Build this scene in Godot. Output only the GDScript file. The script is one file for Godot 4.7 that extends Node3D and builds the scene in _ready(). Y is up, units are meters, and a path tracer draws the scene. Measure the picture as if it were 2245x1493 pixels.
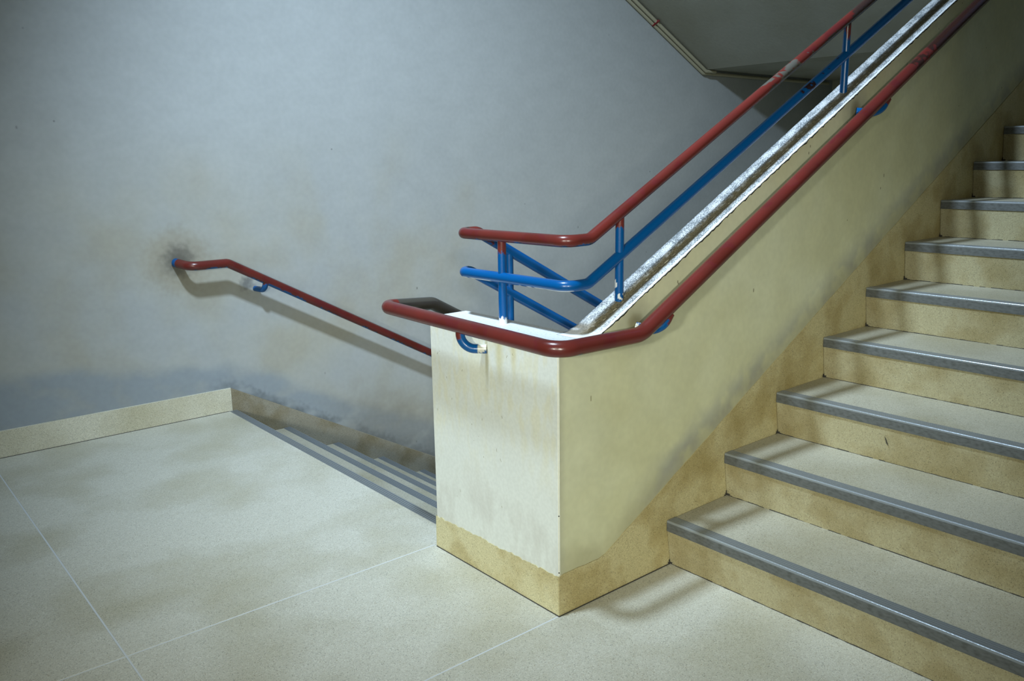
extends Node3D
# A terrazzo stair hall: landing, one flight going up on the right, one going down on the left,
# a plastered parapet between them, red and blue pipe handrails. Units are metres, y up.
# x runs along the step edges, -z runs up the right-hand flight; the origin is the parapet's near bottom corner.

const WALL_X := -2.8367          # face of the left wall
const PIER_W := 0.6453           # width of the parapet's end pier
const TOP := 0.8445              # its height
const PIER_D := 0.157            # depth of its flat top
const RISE := 0.165
const TREAD := 0.31114
const NOSE_Z := -0.496           # front edge of the first step up
const DROP := 0.1702
const DOWN_TREAD := 0.3128
const DOWN_Z := -0.147           # edge of the landing above the flight down
const SLOPE := 0.53
const DOWN_SLOPE := 0.544
const STEPS := 13
const GROOVES := [0.0095, 0.0195, 0.0295, 0.0385]
const STAIR_END := 2.2           # right end of the rising flight

var numbers := {}
var mats := {}
var rng := RandomNumberGenerator.new()


func _ready() -> void:
	rng.seed = 4711
	# ---- camera
	var cam := Camera3D.new()
	cam.name = "camera"
	cam.fov = 43.7547
	cam.near = 0.05
	cam.far = 60.0
	add_child(cam)
	cam.position = Vector3(1.73106, 1.37859, 1.61355)
	cam.basis = Basis(Vector3.UP, 0.8759966) * Basis(Vector3.RIGHT, -0.2133251) * Basis(Vector3.BACK, -0.0163055)
	cam.current = true
	# ---- surroundings
	var env := Environment.new()
	env.background_mode = Environment.BG_COLOR
	env.background_color = Color(0.50, 0.68, 0.95)
	env.background_energy_multiplier = 1.6
	env.tonemap_mode = Environment.TONE_MAPPER_LINEAR
	env.tonemap_exposure = 1.0
	env.sdfgi_enabled = true
	env.ssao_enabled = true
	env.ssil_enabled = true
	var we := WorldEnvironment.new()
	we.name = "surroundings"
	we.environment = env
	add_child(we)
	# ---- lamps, all out of view: a cold spot above the landing, warm spots behind the camera placed to light the parapet, one weak panel
	unseen_spot_lamp("unseen round cold white spot on the landing ceiling, lighting the left wall and the flight down", Vector3(-0.26, 4.24, 0.93), Vector3(-1.52, 1.0, -1.55), Color(0.82, 0.91, 0.99), 28.5, 49.0, 0.15)  # out of view; cone set to dim the edges of the view
	unseen_spot_lamp("unseen warm round spot on the side wall of the hall, placed to light the parapet", Vector3(6.85, 2.5, 5.2), Vector3(-0.30, 0.85, 0.02), Color(0.985, 1.0, 0.95), 36.0, 15.5, 0.24)  # out of view; narrow cone keeps the light on the parapet
	unseen_spot_lamp("unseen warm round spot on the back wall of the hall, placed to light the pier end", Vector3(3.6, 2.5, 6.85), Vector3(-0.35, 0.45, 0.1), Color(0.985, 1.0, 0.95), 28.0, 14.0, 0.24)  # out of view; narrow cone keeps the light on the pier end
	unseen_hall_lamp(Vector3(3.6, 3.3, 5.2), Color(0.97, 1.0, 0.95), 4.0)  # out of view; weak general light from behind the camera

	materials()
	shell()
	stairs_up()
	stairs_down()
	parapet()
	rails()
	conduits()


# ------------------------------------------------------------------ bookkeeping

func numbered(called: String) -> String:
	var n: int = numbers.get(called, 0)
	numbers[called] = n + 1
	return called if n == 0 else "%s_%03d" % [called, n]


func tag(o: Node, label: String, category := "", group := "", kind := "") -> void:
	if label: o.set_meta("label", label)
	if category: o.set_meta("category", category)
	if group: o.set_meta("group", group)
	if kind: o.set_meta("kind", kind)


func thing(called: String, label: String, category: String, at := Vector3.ZERO, group := "") -> Node3D:
	var o := Node3D.new()
	o.name = numbered(called)
	add_child(o)
	o.position = at
	tag(o, label, category, group)
	return o


func put(called: String, g: Geo, m: Material, parent: Node = null) -> MeshInstance3D:
	var o := MeshInstance3D.new()
	o.mesh = g.mesh()
	if o.mesh.get_surface_count() == 1:
		o.material_override = null
		o.set_surface_override_material(0, m)
	o.cast_shadow = GeometryInstance3D.SHADOW_CASTING_SETTING_ON
	if parent == null:
		o.name = numbered(called)
		add_child(o)
	else:
		o.name = called
		parent.add_child(o, true)
	return o


func struct(called: String, g: Geo, m: Material, label: String) -> MeshInstance3D:
	var o := put(called, g, m)
	tag(o, label, "", "", "structure")
	return o


static func lin(r: int, g: int, b: int) -> Color:
	return Color8(r, g, b).srgb_to_linear()


# ------------------------------------------------------------------ geometry

class Geo:
	var v := PackedVector3Array()
	var n := PackedVector3Array()
	var uv := PackedVector2Array()
	var c := PackedColorArray()
	var color := Color.WHITE
	var uv_of = null

	func vert(p: Vector3, nn: Vector3, t := Vector2.ZERO) -> void:
		v.append(p)
		n.append(nn)
		uv.append(uv_of.call(p) if uv_of != null else t)
		c.append(color)

	func tri(a: Vector3, b: Vector3, d: Vector3, out: Vector3) -> void:
		var k := (b - a).cross(d - a)
		if k.length_squared() < 1e-16:
			return
		var nn := k.normalized()
		if nn.dot(out) > 0.0:
			vert(a, nn); vert(d, nn); vert(b, nn)
		else:
			vert(a, -nn); vert(b, -nn); vert(d, -nn)

	func quad(a: Vector3, b: Vector3, d: Vector3, e: Vector3, out: Vector3) -> void:
		tri(a, b, d, out)
		tri(a, d, e, out)

	func flat(poly: PackedVector2Array, to3: Callable, out: Vector3) -> void:
		var ix := Geometry2D.triangulate_polygon(poly)
		for i in range(0, ix.size(), 3):
			tri(to3.call(poly[ix[i]]), to3.call(poly[ix[i + 1]]), to3.call(poly[ix[i + 2]]), out)

	# a box with chamfered edges
	func box(lo: Vector3, hi: Vector3, b := 0.0) -> void:
		if b <= 0.0:
			b = 0.0005
		var mid := (lo + hi) / 2.0
		var h := (hi - lo) / 2.0
		for ax in 3:
			var i := (ax + 1) % 3
			var j := (ax + 2) % 3
			for s in [-1.0, 1.0]:
				var q := []
				for k in [[-1, -1], [1, -1], [1, 1], [-1, 1]]:
					var p := Vector3.ZERO
					p[ax] = s * h[ax]
					p[i] = k[0] * (h[i] - b)
					p[j] = k[1] * (h[j] - b)
					q.append(mid + p)
				var o := Vector3.ZERO
				o[ax] = s
				quad(q[0], q[1], q[2], q[3], o)
		for ax in 3:
			var i := (ax + 1) % 3
			var j := (ax + 2) % 3
			for si in [-1.0, 1.0]:
				for sj in [-1.0, 1.0]:
					var q := []
					for k in [-1.0, 1.0]:
						var p := Vector3.ZERO
						p[ax] = k * (h[ax] - b)
						p[i] = si * h[i]
						p[j] = sj * (h[j] - b)
						q.append(mid + p)
						p[i] = si * (h[i] - b)
						p[j] = sj * h[j]
						q.append(mid + p)
					var o := Vector3.ZERO
					o[i] = si
					o[j] = sj
					quad(q[0], q[1], q[3], q[2], o)
		for sx in [-1.0, 1.0]:
			for sy in [-1.0, 1.0]:
				for sz in [-1.0, 1.0]:
					var s := Vector3(sx, sy, sz)
					tri(mid + s * Vector3(h.x, h.y - b, h.z - b), mid + s * Vector3(h.x - b, h.y, h.z - b), mid + s * Vector3(h.x - b, h.y - b, h.z), s)

	# a profile (pairs z, y) pushed along x; caps inset by bevel at the chosen ends
	func prism(poly: PackedVector2Array, x0: float, x1: float, b0 := 0.0, b1 := 0.0, ends := 3) -> void:
		var cw := Geometry2D.is_polygon_clockwise(poly)
		var to := func(p: Vector2, x: float) -> Vector3: return Vector3(x, p.y, p.x)
		var c0 := inset(poly, b0)
		var c1 := inset(poly, b1)
		for i in poly.size():
			var j := (i + 1) % poly.size()
			var e := poly[j] - poly[i]
			var o2 := Vector2(e.y, -e.x) * (-1.0 if cw else 1.0)
			var o := Vector3(0, o2.y, o2.x)
			quad(to.call(poly[i], x0 + b0), to.call(poly[j], x0 + b0), to.call(poly[j], x1 - b1), to.call(poly[i], x1 - b1), o)
			if b0 > 0.0: quad(to.call(c0[i], x0), to.call(c0[j], x0), to.call(poly[j], x0 + b0), to.call(poly[i], x0 + b0), o + Vector3(-o.length(), 0, 0))
			if b1 > 0.0: quad(to.call(c1[i], x1), to.call(c1[j], x1), to.call(poly[j], x1 - b1), to.call(poly[i], x1 - b1), o + Vector3(o.length(), 0, 0))
		if ends & 1: flat(c0, func(p): return Vector3(x0, p.y, p.x), Vector3.LEFT)
		if ends & 2: flat(c1, func(p): return Vector3(x1, p.y, p.x), Vector3.RIGHT)

	static func inset(poly: PackedVector2Array, b: float) -> PackedVector2Array:
		if b <= 0.0:
			return poly
		var s := -1.0 if Geometry2D.is_polygon_clockwise(poly) else 1.0
		var r := PackedVector2Array()
		for i in poly.size():
			var a := (poly[i] - poly[(i + poly.size() - 1) % poly.size()]).normalized()
			var d := (poly[(i + 1) % poly.size()] - poly[i]).normalized()
			var na := Vector2(-a.y, a.x) * s
			var nd := Vector2(-d.y, d.x) * s
			var m := (na + nd)
			r.append(poly[i] + m * (b / maxf(0.25, 1.0 + na.dot(nd))))
		return r

	# a pipe swept along a path; tint(position, outward normal, length so far) gives its paint
	func tube(path: PackedVector3Array, r: float, sides := 20, tint = null, cap0 := true, cap1 := true, flare = null) -> void:
		var m := path.size()
		var rings := []
		var up := Vector3.UP
		var s := 0.0
		for i in m:
			var t := (path[mini(i + 1, m - 1)] - path[maxi(i - 1, 0)]).normalized()
			if i == 0 and absf(t.y) > 0.9:
				up = Vector3.BACK
			var side := t.cross(up).normalized()
			up = side.cross(t).normalized()
			if i > 0:
				s += path[i].distance_to(path[i - 1])
			var ring := []
			var rr: float = r * (flare.call(s) if flare != null else 1.0)
			for k in sides + 1:
				var a := TAU * k / sides
				var o := up * cos(a) + side * sin(a)
				ring.append([path[i] + o * rr, o, tint.call(path[i] + o * rr, o, s) if tint != null else color, Vector2(float(k) / sides * TAU * r, s)])
			rings.append(ring)
		for i in m - 1:
			for k in sides:
				var q := [rings[i][k], rings[i][k + 1], rings[i + 1][k + 1], rings[i + 1][k]]
				for f in [[0, 1, 2], [0, 2, 3]]:
					var w := [q[f[0]], q[f[1]], q[f[2]]]
					var cr: Vector3 = (w[1][0] - w[0][0]).cross(w[2][0] - w[0][0])
					if cr.dot(w[0][1]) > 0.0:
						w = [w[0], w[2], w[1]]
					for e in w:
						v.append(e[0]); n.append(e[1]); uv.append(e[3]); c.append(e[2])
		for e in [[cap0, 0, -1.0], [cap1, m - 1, 1.0]]:
			if not e[0]:
				continue
			var mid: Vector3 = path[e[1]]
			var o: Vector3 = (path[mini(e[1] + 1, m - 1)] - path[maxi(e[1] - 1, 0)]).normalized() * e[2]
			var keep := color
			for k in sides:
				color = rings[e[1]][k][2]
				tri(mid, rings[e[1]][k][0], rings[e[1]][k + 1][0], o)
			color = keep

	func mesh() -> ArrayMesh:
		var a := []
		a.resize(Mesh.ARRAY_MAX)
		a[Mesh.ARRAY_VERTEX] = v
		a[Mesh.ARRAY_NORMAL] = n
		a[Mesh.ARRAY_TEX_UV] = uv
		a[Mesh.ARRAY_COLOR] = c
		var m := ArrayMesh.new()
		m.add_surface_from_arrays(Mesh.PRIMITIVE_TRIANGLES, a)
		return m


# corner points with bend radii -> a finely sampled path
func bent(pts: Array, radii: Array, step := 0.007) -> PackedVector3Array:
	var out := PackedVector3Array()
	var last: Vector3 = pts[0]
	out.append(last)
	for i in range(1, pts.size()):
		var p: Vector3 = pts[i]
		var r: float = radii[i] if i < pts.size() - 1 else 0.0
		var d1: Vector3 = (p - pts[i - 1]).normalized()
		var a := p
		var b := p
		var d2 := d1
		var ang := 0.0
		if r > 0.0:
			d2 = (pts[i + 1] - p).normalized()
			ang = d1.angle_to(d2)
			a = p - d1 * r * tan(ang / 2.0)
			b = p + d2 * r * tan(ang / 2.0)
		var len := last.distance_to(a)
		var k := maxi(1, int(ceil(len / step)))
		for j in range(1, k + 1):
			out.append(last.lerp(a, float(j) / k))
		if ang > 0.001:
			var axis := d1.cross(d2).normalized()
			var c := a + axis.cross(d1).normalized() * r
			var m := maxi(4, int(ceil(ang * r / 0.006)))
			for j in range(1, m + 1):
				out.append(c + (a - c).rotated(axis, ang * j / m))
		last = b
	return out


# ------------------------------------------------------------------ materials

func noise(sd: int, freq: float, oct := 3, kind := FastNoiseLite.TYPE_SIMPLEX_SMOOTH) -> FastNoiseLite:
	var f := FastNoiseLite.new()
	f.seed = sd
	f.noise_type = kind
	f.frequency = freq
	f.fractal_octaves = oct
	return f


func noise_tex(sd: int, freq: float, oct: int, size := 512, normal := false, bump := 2.0, ramp: Array = []) -> NoiseTexture2D:
	var t := NoiseTexture2D.new()
	t.width = size
	t.height = size
	t.seamless = true
	t.noise = noise(sd, freq, oct)
	t.as_normal_map = normal
	t.bump_strength = bump
	if ramp.size():
		var g := Gradient.new()
		var of := PackedFloat32Array()
		var co := PackedColorArray()
		for r in ramp:
			of.append(r[0])
			co.append(r[1])
		g.offsets = of
		g.colors = co
		t.color_ramp = g
	return t


func mat(called: String, col: Color, rough: float, more := {}) -> StandardMaterial3D:
	var m := StandardMaterial3D.new()
	m.resource_name = called
	m.albedo_color = col
	m.roughness = rough
	for k in more:
		m.set(k, more[k])
	mats[called] = m
	return m


func terrazzo_image() -> ImageTexture:
	var sz := 1024
	var im := Image.create(sz, sz, false, Image.FORMAT_RGB8)
	im.fill(Color8(206, 205, 198))
	var r := RandomNumberGenerator.new()
	r.seed = 99
	for k in 30000:
		var t := r.randf()
		var col := Color8(184, 184, 178)
		if t < 0.35: col = Color8(220, 220, 214)
		elif t < 0.60: col = Color8(190, 186, 174)
		elif t < 0.70: col = Color8(160, 161, 158)
		elif t < 0.735: col = Color8(118, 120, 120)
		elif t < 0.75: col = Color8(150, 132, 104)
		var rad := r.randf_range(0.8, 2.6) if t >= 0.35 else r.randf_range(1.0, 3.4)
		if t > 0.70 and t < 0.75: rad = r.randf_range(0.8, 2.1)
		var sx := r.randf_range(0.6, 1.6)
		var a := r.randf() * TAU
		var cx := r.randf() * sz
		var cy := r.randf() * sz
		var e := int(ceil(rad * 1.7))
		for y in range(-e, e + 1):
			for x in range(-e, e + 1):
				var p := Vector2(x, y).rotated(a)
				if (p / Vector2(rad * sx, rad / sx)).length_squared() <= 1.0:
					im.set_pixel(posmod(int(cx) + x, sz), posmod(int(cy) + y, sz), col)
	return ImageTexture.create_from_image(im)


func smooth(a: float, b: float, x: float) -> float:
	return smoothstep(a, b, x)


# The left wall's paint: blue-grey emulsion, yellowed patches, a bluish scrubbed band along the skirting, hand grime round the rail's end.
func wall_image() -> ImageTexture:
	var w := 1344
	var h := 1008
	var im := Image.create(w, h, false, Image.FORMAT_RGB8)
	var n1 := noise(5, 0.55, 4)
	var n2 := noise(6, 1.7, 4)
	var n3 := noise(7, 7.0, 3)
	var n4 := noise(8, 26.0, 2)
	for j in h:
		var y := 4.3 - 6.7 * (j + 0.5) / h
		for i in w:
			var z := -6.5 + 9.0 * (i + 0.5) / w
			var a := n1.get_noise_2d(z, y)
			var b := n2.get_noise_2d(z, y * 0.8)
			var d := n3.get_noise_2d(z * 0.6, y)
			var e := n4.get_noise_2d(z, y)
			var base := Vector3(0.650, 0.666, 0.668)
			# yellowed plaster: below shoulder height and towards the landing
			var lower := smooth(1.75, 0.75, y + 0.25 * a) * smooth(-2.6, -0.5, z + 0.5 * b)
			var yel := clampf(lower * (0.55 + 0.9 * a + 0.7 * b), 0.0, 1.0)
			base = base.lerp(Vector3(0.650, 0.645, 0.595), yel * 0.85)
			base = base.lerp(Vector3(0.61, 0.59, 0.54), clampf(yel * (b + 0.1) * 0.7, 0.0, 0.22))
			# bluish band above skirting and string
			var line := 0.133 if z > -0.12 else 0.133 + DOWN_SLOPE * (z + 0.12)
			var up := y - line
			var hb := 0.13 + 0.10 * a + 0.06 * b + 0.10 * smooth(-0.2, 1.2, z)
			var blue := smooth(hb + 0.09, hb - 0.03, up) * (0.75 + 0.5 * d)
			base = base.lerp(Vector3(0.530, 0.570, 0.610), clampf(blue, 0.0, 0.75))
			var grime := smooth(0.075, 0.0, up + 0.03 * d + 0.025 * e) * smooth(0.1, -0.25, z) * clampf(0.55 + 1.2 * d, 0.0, 1.0)
			base = base.lerp(Vector3(0.36, 0.38, 0.39), grime * 0.7)
			base = base.lerp(Vector3(0.47, 0.46, 0.43), clampf(smooth(0.55, 0.1, up) * smooth(-0.4, -1.3, z) * (0.4 + 0.4 * d + 0.5 * b), 0.0, 0.45))
			# hand grime round the end of the rail and its bracket
			var r1 := Vector2(z - 0.095, y - 0.868).length() + 0.02 * e
			base = base.lerp(Vector3(0.22, 0.23, 0.24), smooth(0.12, 0.02, r1) * 0.85)
			base = base.lerp(Vector3(0.58, 0.55, 0.48), smooth(0.22, 0.1, r1) * 0.5)
			var r2 := Vector2(z + 0.27, y - 0.71).length() + 0.02 * e
			base = base.lerp(Vector3(0.33, 0.34, 0.35), smooth(0.055, 0.01, r2) * 0.6)
			var f := 1.0 + 0.02 * d + 0.02 * e + 0.04 * a * smooth(2.6, 1.0, y)
			im.set_pixel(i, j, Color(base.x * f, base.y * f, base.z * f))
	var r := RandomNumberGenerator.new()
	r.seed = 31
	for k in 90:
		var px := r.randi_range(2, w - 6)
		var py := r.randi_range(2, h - 6)
		var t := r.randf_range(0.62, 0.92)
		var c := im.get_pixel(px, py)
		for q in r.randi_range(1, 2):
			im.set_pixel(clampi(px, 0, w - 1), clampi(py + q, 0, h - 1), Color(c.r * t, c.g * t, c.b * t))
	return ImageTexture.create_from_image(im)


# Right face of the parapet: same paint as the end face, yellower to paint in its shade; grey scuffs along the string, a few marks
func side_image() -> ImageTexture:
	var w := 1200
	var h := 840
	var im := Image.create(w, h, false, Image.FORMAT_RGB8)
	var n1 := noise(15, 1.3, 4)
	var n2 := noise(16, 6.0, 4)
	var n3 := noise(17, 30.0, 2)
	for j in h:
		var y := 3.2 - 3.4 * (j + 0.5) / h
		for i in w:
			var z := -4.6 + 4.8 * (i + 0.5) / w
			var a := n1.get_noise_2d(z, y)
			var b := n2.get_noise_2d(z, y)
			var e := n3.get_noise_2d(z, y)
			var base := Vector3(0.785, 0.790, 0.675)
			base = base.lerp(Vector3(0.755, 0.750, 0.605), clampf(0.5 + 1.2 * a, 0.0, 1.0))
			var line := 0.135 if z > -0.19 else 0.135 - SLOPE * (z + 0.19)
			var up := y - line
			var scuff := smooth(0.17, 0.02, up + 0.06 * b) * smooth(-0.02, 0.01, up) * smooth(-0.22, -0.6, z)
			base = base.lerp(Vector3(0.57, 0.57, 0.53), clampf(scuff * (0.45 + 1.5 * b + 0.8 * a), 0.0, 0.85))
			base = base.lerp(Vector3(0.62, 0.60, 0.47), clampf(smooth(0.10, 0.0, up + 0.03 * b) * 0.6, 0.0, 0.6))
			# rusty grime where the brackets enter
			for q in [Vector2(-0.327, 0.862), Vector2(-1.567, 1.53)]:
				var rr := Vector2(z, y).distance_to(q) + 0.012 * b
				base = base.lerp(Vector3(0.40, 0.36, 0.22), smooth(0.05, 0.012, rr) * 0.8)
				base = base.lerp(Vector3(0.60, 0.60, 0.52), smooth(0.12, 0.04, rr) * 0.45)
			base = base.lerp(Vector3(0.62, 0.62, 0.55), clampf(smooth(0.03, 0.0, absf(z + 0.004)) * 0.4, 0.0, 1.0))
			var f := 1.0 + 0.03 * b + 0.02 * e
			im.set_pixel(i, j, Color(base.x * f, base.y * f, base.z * f))
	var r := RandomNumberGenerator.new()
	r.seed = 77
	for k in 60:
		var px := r.randi_range(20, w - 20)
		var py := r.randi_range(20, h - 20)
		var d := Vector2(r.randf_range(-0.6, 0.6), 1.0).normalized()
		for q in r.randi_range(1, 5):
			im.set_pixel(px + int(d.x * q), py + int(d.y * q), Color(0.42, 0.40, 0.32))
	for q in 4:    # a dark knock under the rail
		im.set_pixel(int((-0.135 + 4.6) / 4.8 * w), int((3.2 - 0.672) / 3.4 * h) + q, Color(0.56, 0.54, 0.43))
	return ImageTexture.create_from_image(im)


# End face of the pier: same paint as the side, whiter to paint in its light; drips under the bracket, yellow weeping marks, grey scuffs low down
func front_image() -> ImageTexture:
	var w := 400
	var h := 520
	var im := Image.create(w, h, false, Image.FORMAT_RGB8)
	var n1 := noise(25, 3.0, 4)
	var n2 := noise(26, 14.0, 3)
	var n3 := noise(27, 60.0, 2)
	for j in h:
		var y := 0.86 - 0.88 * (j + 0.5) / h
		for i in w:
			var x := -0.66 + 0.68 * (i + 0.5) / w
			var a := n1.get_noise_2d(x, y)
			var b := n2.get_noise_2d(x * 1.6, y * 0.5)
			var e := n3.get_noise_2d(x, y)
			var base := Vector3(0.815, 0.832, 0.808)
			base = base.lerp(Vector3(0.80, 0.77, 0.60), clampf(smooth(0.25, 0.75, y) * (0.1 + 0.5 * b + 0.4 * a), 0.0, 0.25))
			base = base.lerp(Vector3(0.70, 0.70, 0.67), clampf(smooth(0.5, 0.16, y) * (0.2 + 0.9 * a + 0.3 * b), 0.0, 0.45))
			base = base.lerp(Vector3(0.60, 0.58, 0.44), smooth(0.012, 0.002, absf(x + 0.333 + 0.004 * b)) * smooth(0.60, 0.76, y) * 0.55)
			base = base.lerp(Vector3(0.72, 0.68, 0.46), smooth(0.03, 0.0, absf(x + 0.27 + 0.01 * b)) * smooth(0.62, 0.8, y) * 0.5)
			base = base.lerp(Vector3(0.74, 0.70, 0.50), smooth(0.02, 0.0, absf(x + 0.20 + 0.01 * a)) * smooth(0.68, 0.8, y) * 0.5)
			var f := 1.0 + 0.03 * a + 0.025 * e
			im.set_pixel(i, j, Color(base.x * f, base.y * f, base.z * f))
	var r := RandomNumberGenerator.new()
	r.seed = 55
	for k in 26:
		var px := r.randi_range(12, w - 14)
		var py := r.randi_range(12, h - 14)
		var d := Vector2(r.randf_range(-0.7, 0.7), 1.0).normalized()
		for q in r.randi_range(1, 7):
			im.set_pixel(px + int(d.x * q), py + int(d.y * q), Color(0.52, 0.50, 0.42))
	return ImageTexture.create_from_image(im)


# Thick white gloss paint on the sloping coping: chipped, with a dirty channel along it. u across, v along (4.8 m)
func coping_image() -> ImageTexture:
	var w := 128
	var h := 2048
	var im := Image.create(w, h, false, Image.FORMAT_RGB8)
	var n1 := noise(35, 0.16, 3)
	var n2 := noise(36, 0.02, 3)
	var n3 := noise(37, 0.07, 2)
	for j in h:
		var near := j / 80.0
		for i in w:
			var u := (i + 0.5) / w
			var a := n1.get_noise_2d(i * 1.1, j * 1.5)
			var b := n2.get_noise_2d(i, j * 1.2)
			var d := n3.get_noise_2d(i, j * 1.1)
			var base := Vector3(0.73, 0.745, 0.75)
			base = base.lerp(Vector3(0.92, 0.925, 0.925), smooth(1.0, 0.2, near))
			var chip := smooth(-0.08, 0.16, a + 0.6 * b) * smooth(0.0, 1.0, near)
			if u < 0.48 or u > 0.70:
				base = base.lerp(Vector3(0.38, 0.40, 0.41), chip * 0.9)
			var band := smooth(0.175, 0.08, absf(u - 0.60 + 0.05 * b) + 0.06 * d + 0.03 * a) * smooth(0.1, 0.5, near)
			base = base.lerp(Vector3(0.45, 0.41, 0.30), band * 0.85)
			base = base.lerp(Vector3(0.27, 0.25, 0.19), band * smooth(0.05, 0.3, a + 0.3 * d) * 0.7)
			if u > 0.94:
				base = base.lerp(Vector3(0.90, 0.91, 0.91), 0.8)
			im.set_pixel(i, j, Color(base.x, base.y, base.z))
	return ImageTexture.create_from_image(im)


func materials() -> void:
	var terrazzo := terrazzo_image()
	var blotch := noise_tex(3, 0.006, 5, 512, false, 1.0, [[0.0, Color(0.90, 0.885, 0.835)], [0.42, Color(0.96, 0.955, 0.94)], [0.62, Color(1, 1, 1)], [1.0, Color(1, 1, 1)]])
	var stain := noise_tex(4, 0.010, 5, 512, false, 1.0, [[0.0, Color(0.84, 0.80, 0.70)], [0.42, Color(0.94, 0.92, 0.88)], [0.62, Color(1, 1, 1)], [1.0, Color(1, 1, 1)]])
	var rough_n := noise_tex(11, 0.03, 4, 512, true, 3.0)
	var fine_n := noise_tex(12, 0.12, 3, 512, true, 2.0)
	var tri := {"uv1_triplanar": true, "uv1_world_triplanar": true, "uv2_triplanar": true, "uv2_world_triplanar": true}
	var tz := tri.duplicate()
	tz.merge({"albedo_texture": terrazzo, "uv1_scale": Vector3(1.6, 1.6, 1.6), "uv2_scale": Vector3(0.45, 0.45, 0.45), "detail_enabled": true, "detail_albedo": blotch, "detail_blend_mode": BaseMaterial3D.BLEND_MODE_MUL, "detail_uv_layer": BaseMaterial3D.DETAIL_UV_2, "metallic_specular": 0.4})
	mat("floor_terrazzo", Color8(240, 239, 230), 0.42, tz)
	mat("tread_terrazzo", Color8(216, 212, 197), 0.48, tz)
	mat("riser_terrazzo", Color8(204, 196, 163), 0.55, tz)
	mat("skirting_terrazzo", Color8(222, 210, 164), 0.6, tz)
	mat("baseboard_terrazzo", Color8(252, 250, 236), 0.55, tz)
	mat("string_terrazzo", Color8(180, 175, 162), 0.6, tz)
	mat("pier_skirting", Color8(236, 229, 190), 0.6, tz)
	for k in ["skirting_terrazzo", "riser_terrazzo", "pier_skirting", "string_terrazzo"]:
		mats[k].detail_albedo = stain
		mats[k].uv2_scale = Vector3(0.7, 0.7, 0.7)
	mat("joint_cement", Color8(201, 205, 207), 0.6)
	mat("grime", Color8(52, 50, 44), 0.9)
	var pl := tri.duplicate()
	pl.merge({"normal_enabled": true, "normal_texture": rough_n, "normal_scale": 0.25, "uv1_scale": Vector3(1.5, 1.5, 1.5), "detail_enabled": true, "detail_albedo": blotch, "detail_blend_mode": BaseMaterial3D.BLEND_MODE_MUL, "detail_uv_layer": BaseMaterial3D.DETAIL_UV_2, "uv2_scale": Vector3(0.3, 0.3, 0.3)})
	mat("cream_plaster", Color8(214, 208, 182), 0.75, pl)
	mat("hall_paint", Color8(222, 216, 196), 0.8, pl)
	mat("ceiling_paint", Color8(178, 176, 164), 0.85, pl)
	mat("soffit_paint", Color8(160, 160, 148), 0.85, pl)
	mat("wall_paint", Color.WHITE, 0.7, {"albedo_texture": wall_image(), "texture_repeat": false, "metallic_specular": 0.3})
	mat("side_paint_shaded", Color.WHITE, 0.6, {"albedo_texture": side_image(), "texture_repeat": false, "metallic_specular": 0.35})
	mat("front_paint_lit", Color.WHITE, 0.6, {"albedo_texture": front_image(), "texture_repeat": false, "metallic_specular": 0.35})
	mat("coping_paint", Color.WHITE, 0.5, {"albedo_texture": coping_image(), "metallic_specular": 0.4})
	var wp := tri.duplicate()
	wp.merge({"albedo_texture": noise_tex(41, 0.05, 4, 512, false, 1.0, [[0.0, Color(0.60, 0.62, 0.62)], [0.25, Color(0.84, 0.85, 0.85)], [0.35, Color(0.89, 0.90, 0.90)], [1.0, Color(0.92, 0.92, 0.91)]]), "uv1_scale": Vector3(4, 4, 4), "normal_enabled": true, "normal_texture": rough_n, "normal_scale": 0.4})
	mat("white_paint", Color8(240, 243, 244), 0.5, wp)
	mat("enamel", Color.WHITE, 0.27, {"vertex_color_use_as_albedo": true, "metallic_specular": 0.5, "normal_enabled": true, "normal_texture": fine_n, "normal_scale": 0.10, "uv1_triplanar": true, "uv1_scale": Vector3(3, 3, 3)})
	mat("aluminium", Color8(150, 157, 162), 0.32, {"metallic": 0.5, "normal_enabled": true, "normal_texture": fine_n, "normal_scale": 0.12, "uv1_triplanar": true, "uv1_scale": Vector3(2, 2, 2)})
	mat("aluminium_front", Color8(100, 103, 102), 0.6, {"metallic": 0.2, "albedo_texture": noise_tex(61, 0.02, 4, 512, false, 1.0, [[0.0, Color(0.78, 0.78, 0.76)], [0.5, Color(0.93, 0.93, 0.93)], [1.0, Color(1, 1, 1)]]), "uv1_triplanar": true, "uv1_world_triplanar": true, "uv1_scale": Vector3(4, 8, 4)})
	mat("groove_dirt", Color8(44, 46, 48), 0.8)
	mat("conduit_paint", Color8(168, 163, 138), 0.6)
	mat("clip_red", Color8(120, 30, 34), 0.6)
	mat("lamp_metal", Color8(190, 190, 186), 0.5, {"metallic": 0.3})
	mat("frame_paint", Color8(120, 124, 126), 0.5)
	mat("glass", Color(0.9, 0.95, 1.0, 0.12), 0.05, {"transparency": BaseMaterial3D.TRANSPARENCY_ALPHA})


# ------------------------------------------------------------------ lamps

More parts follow.
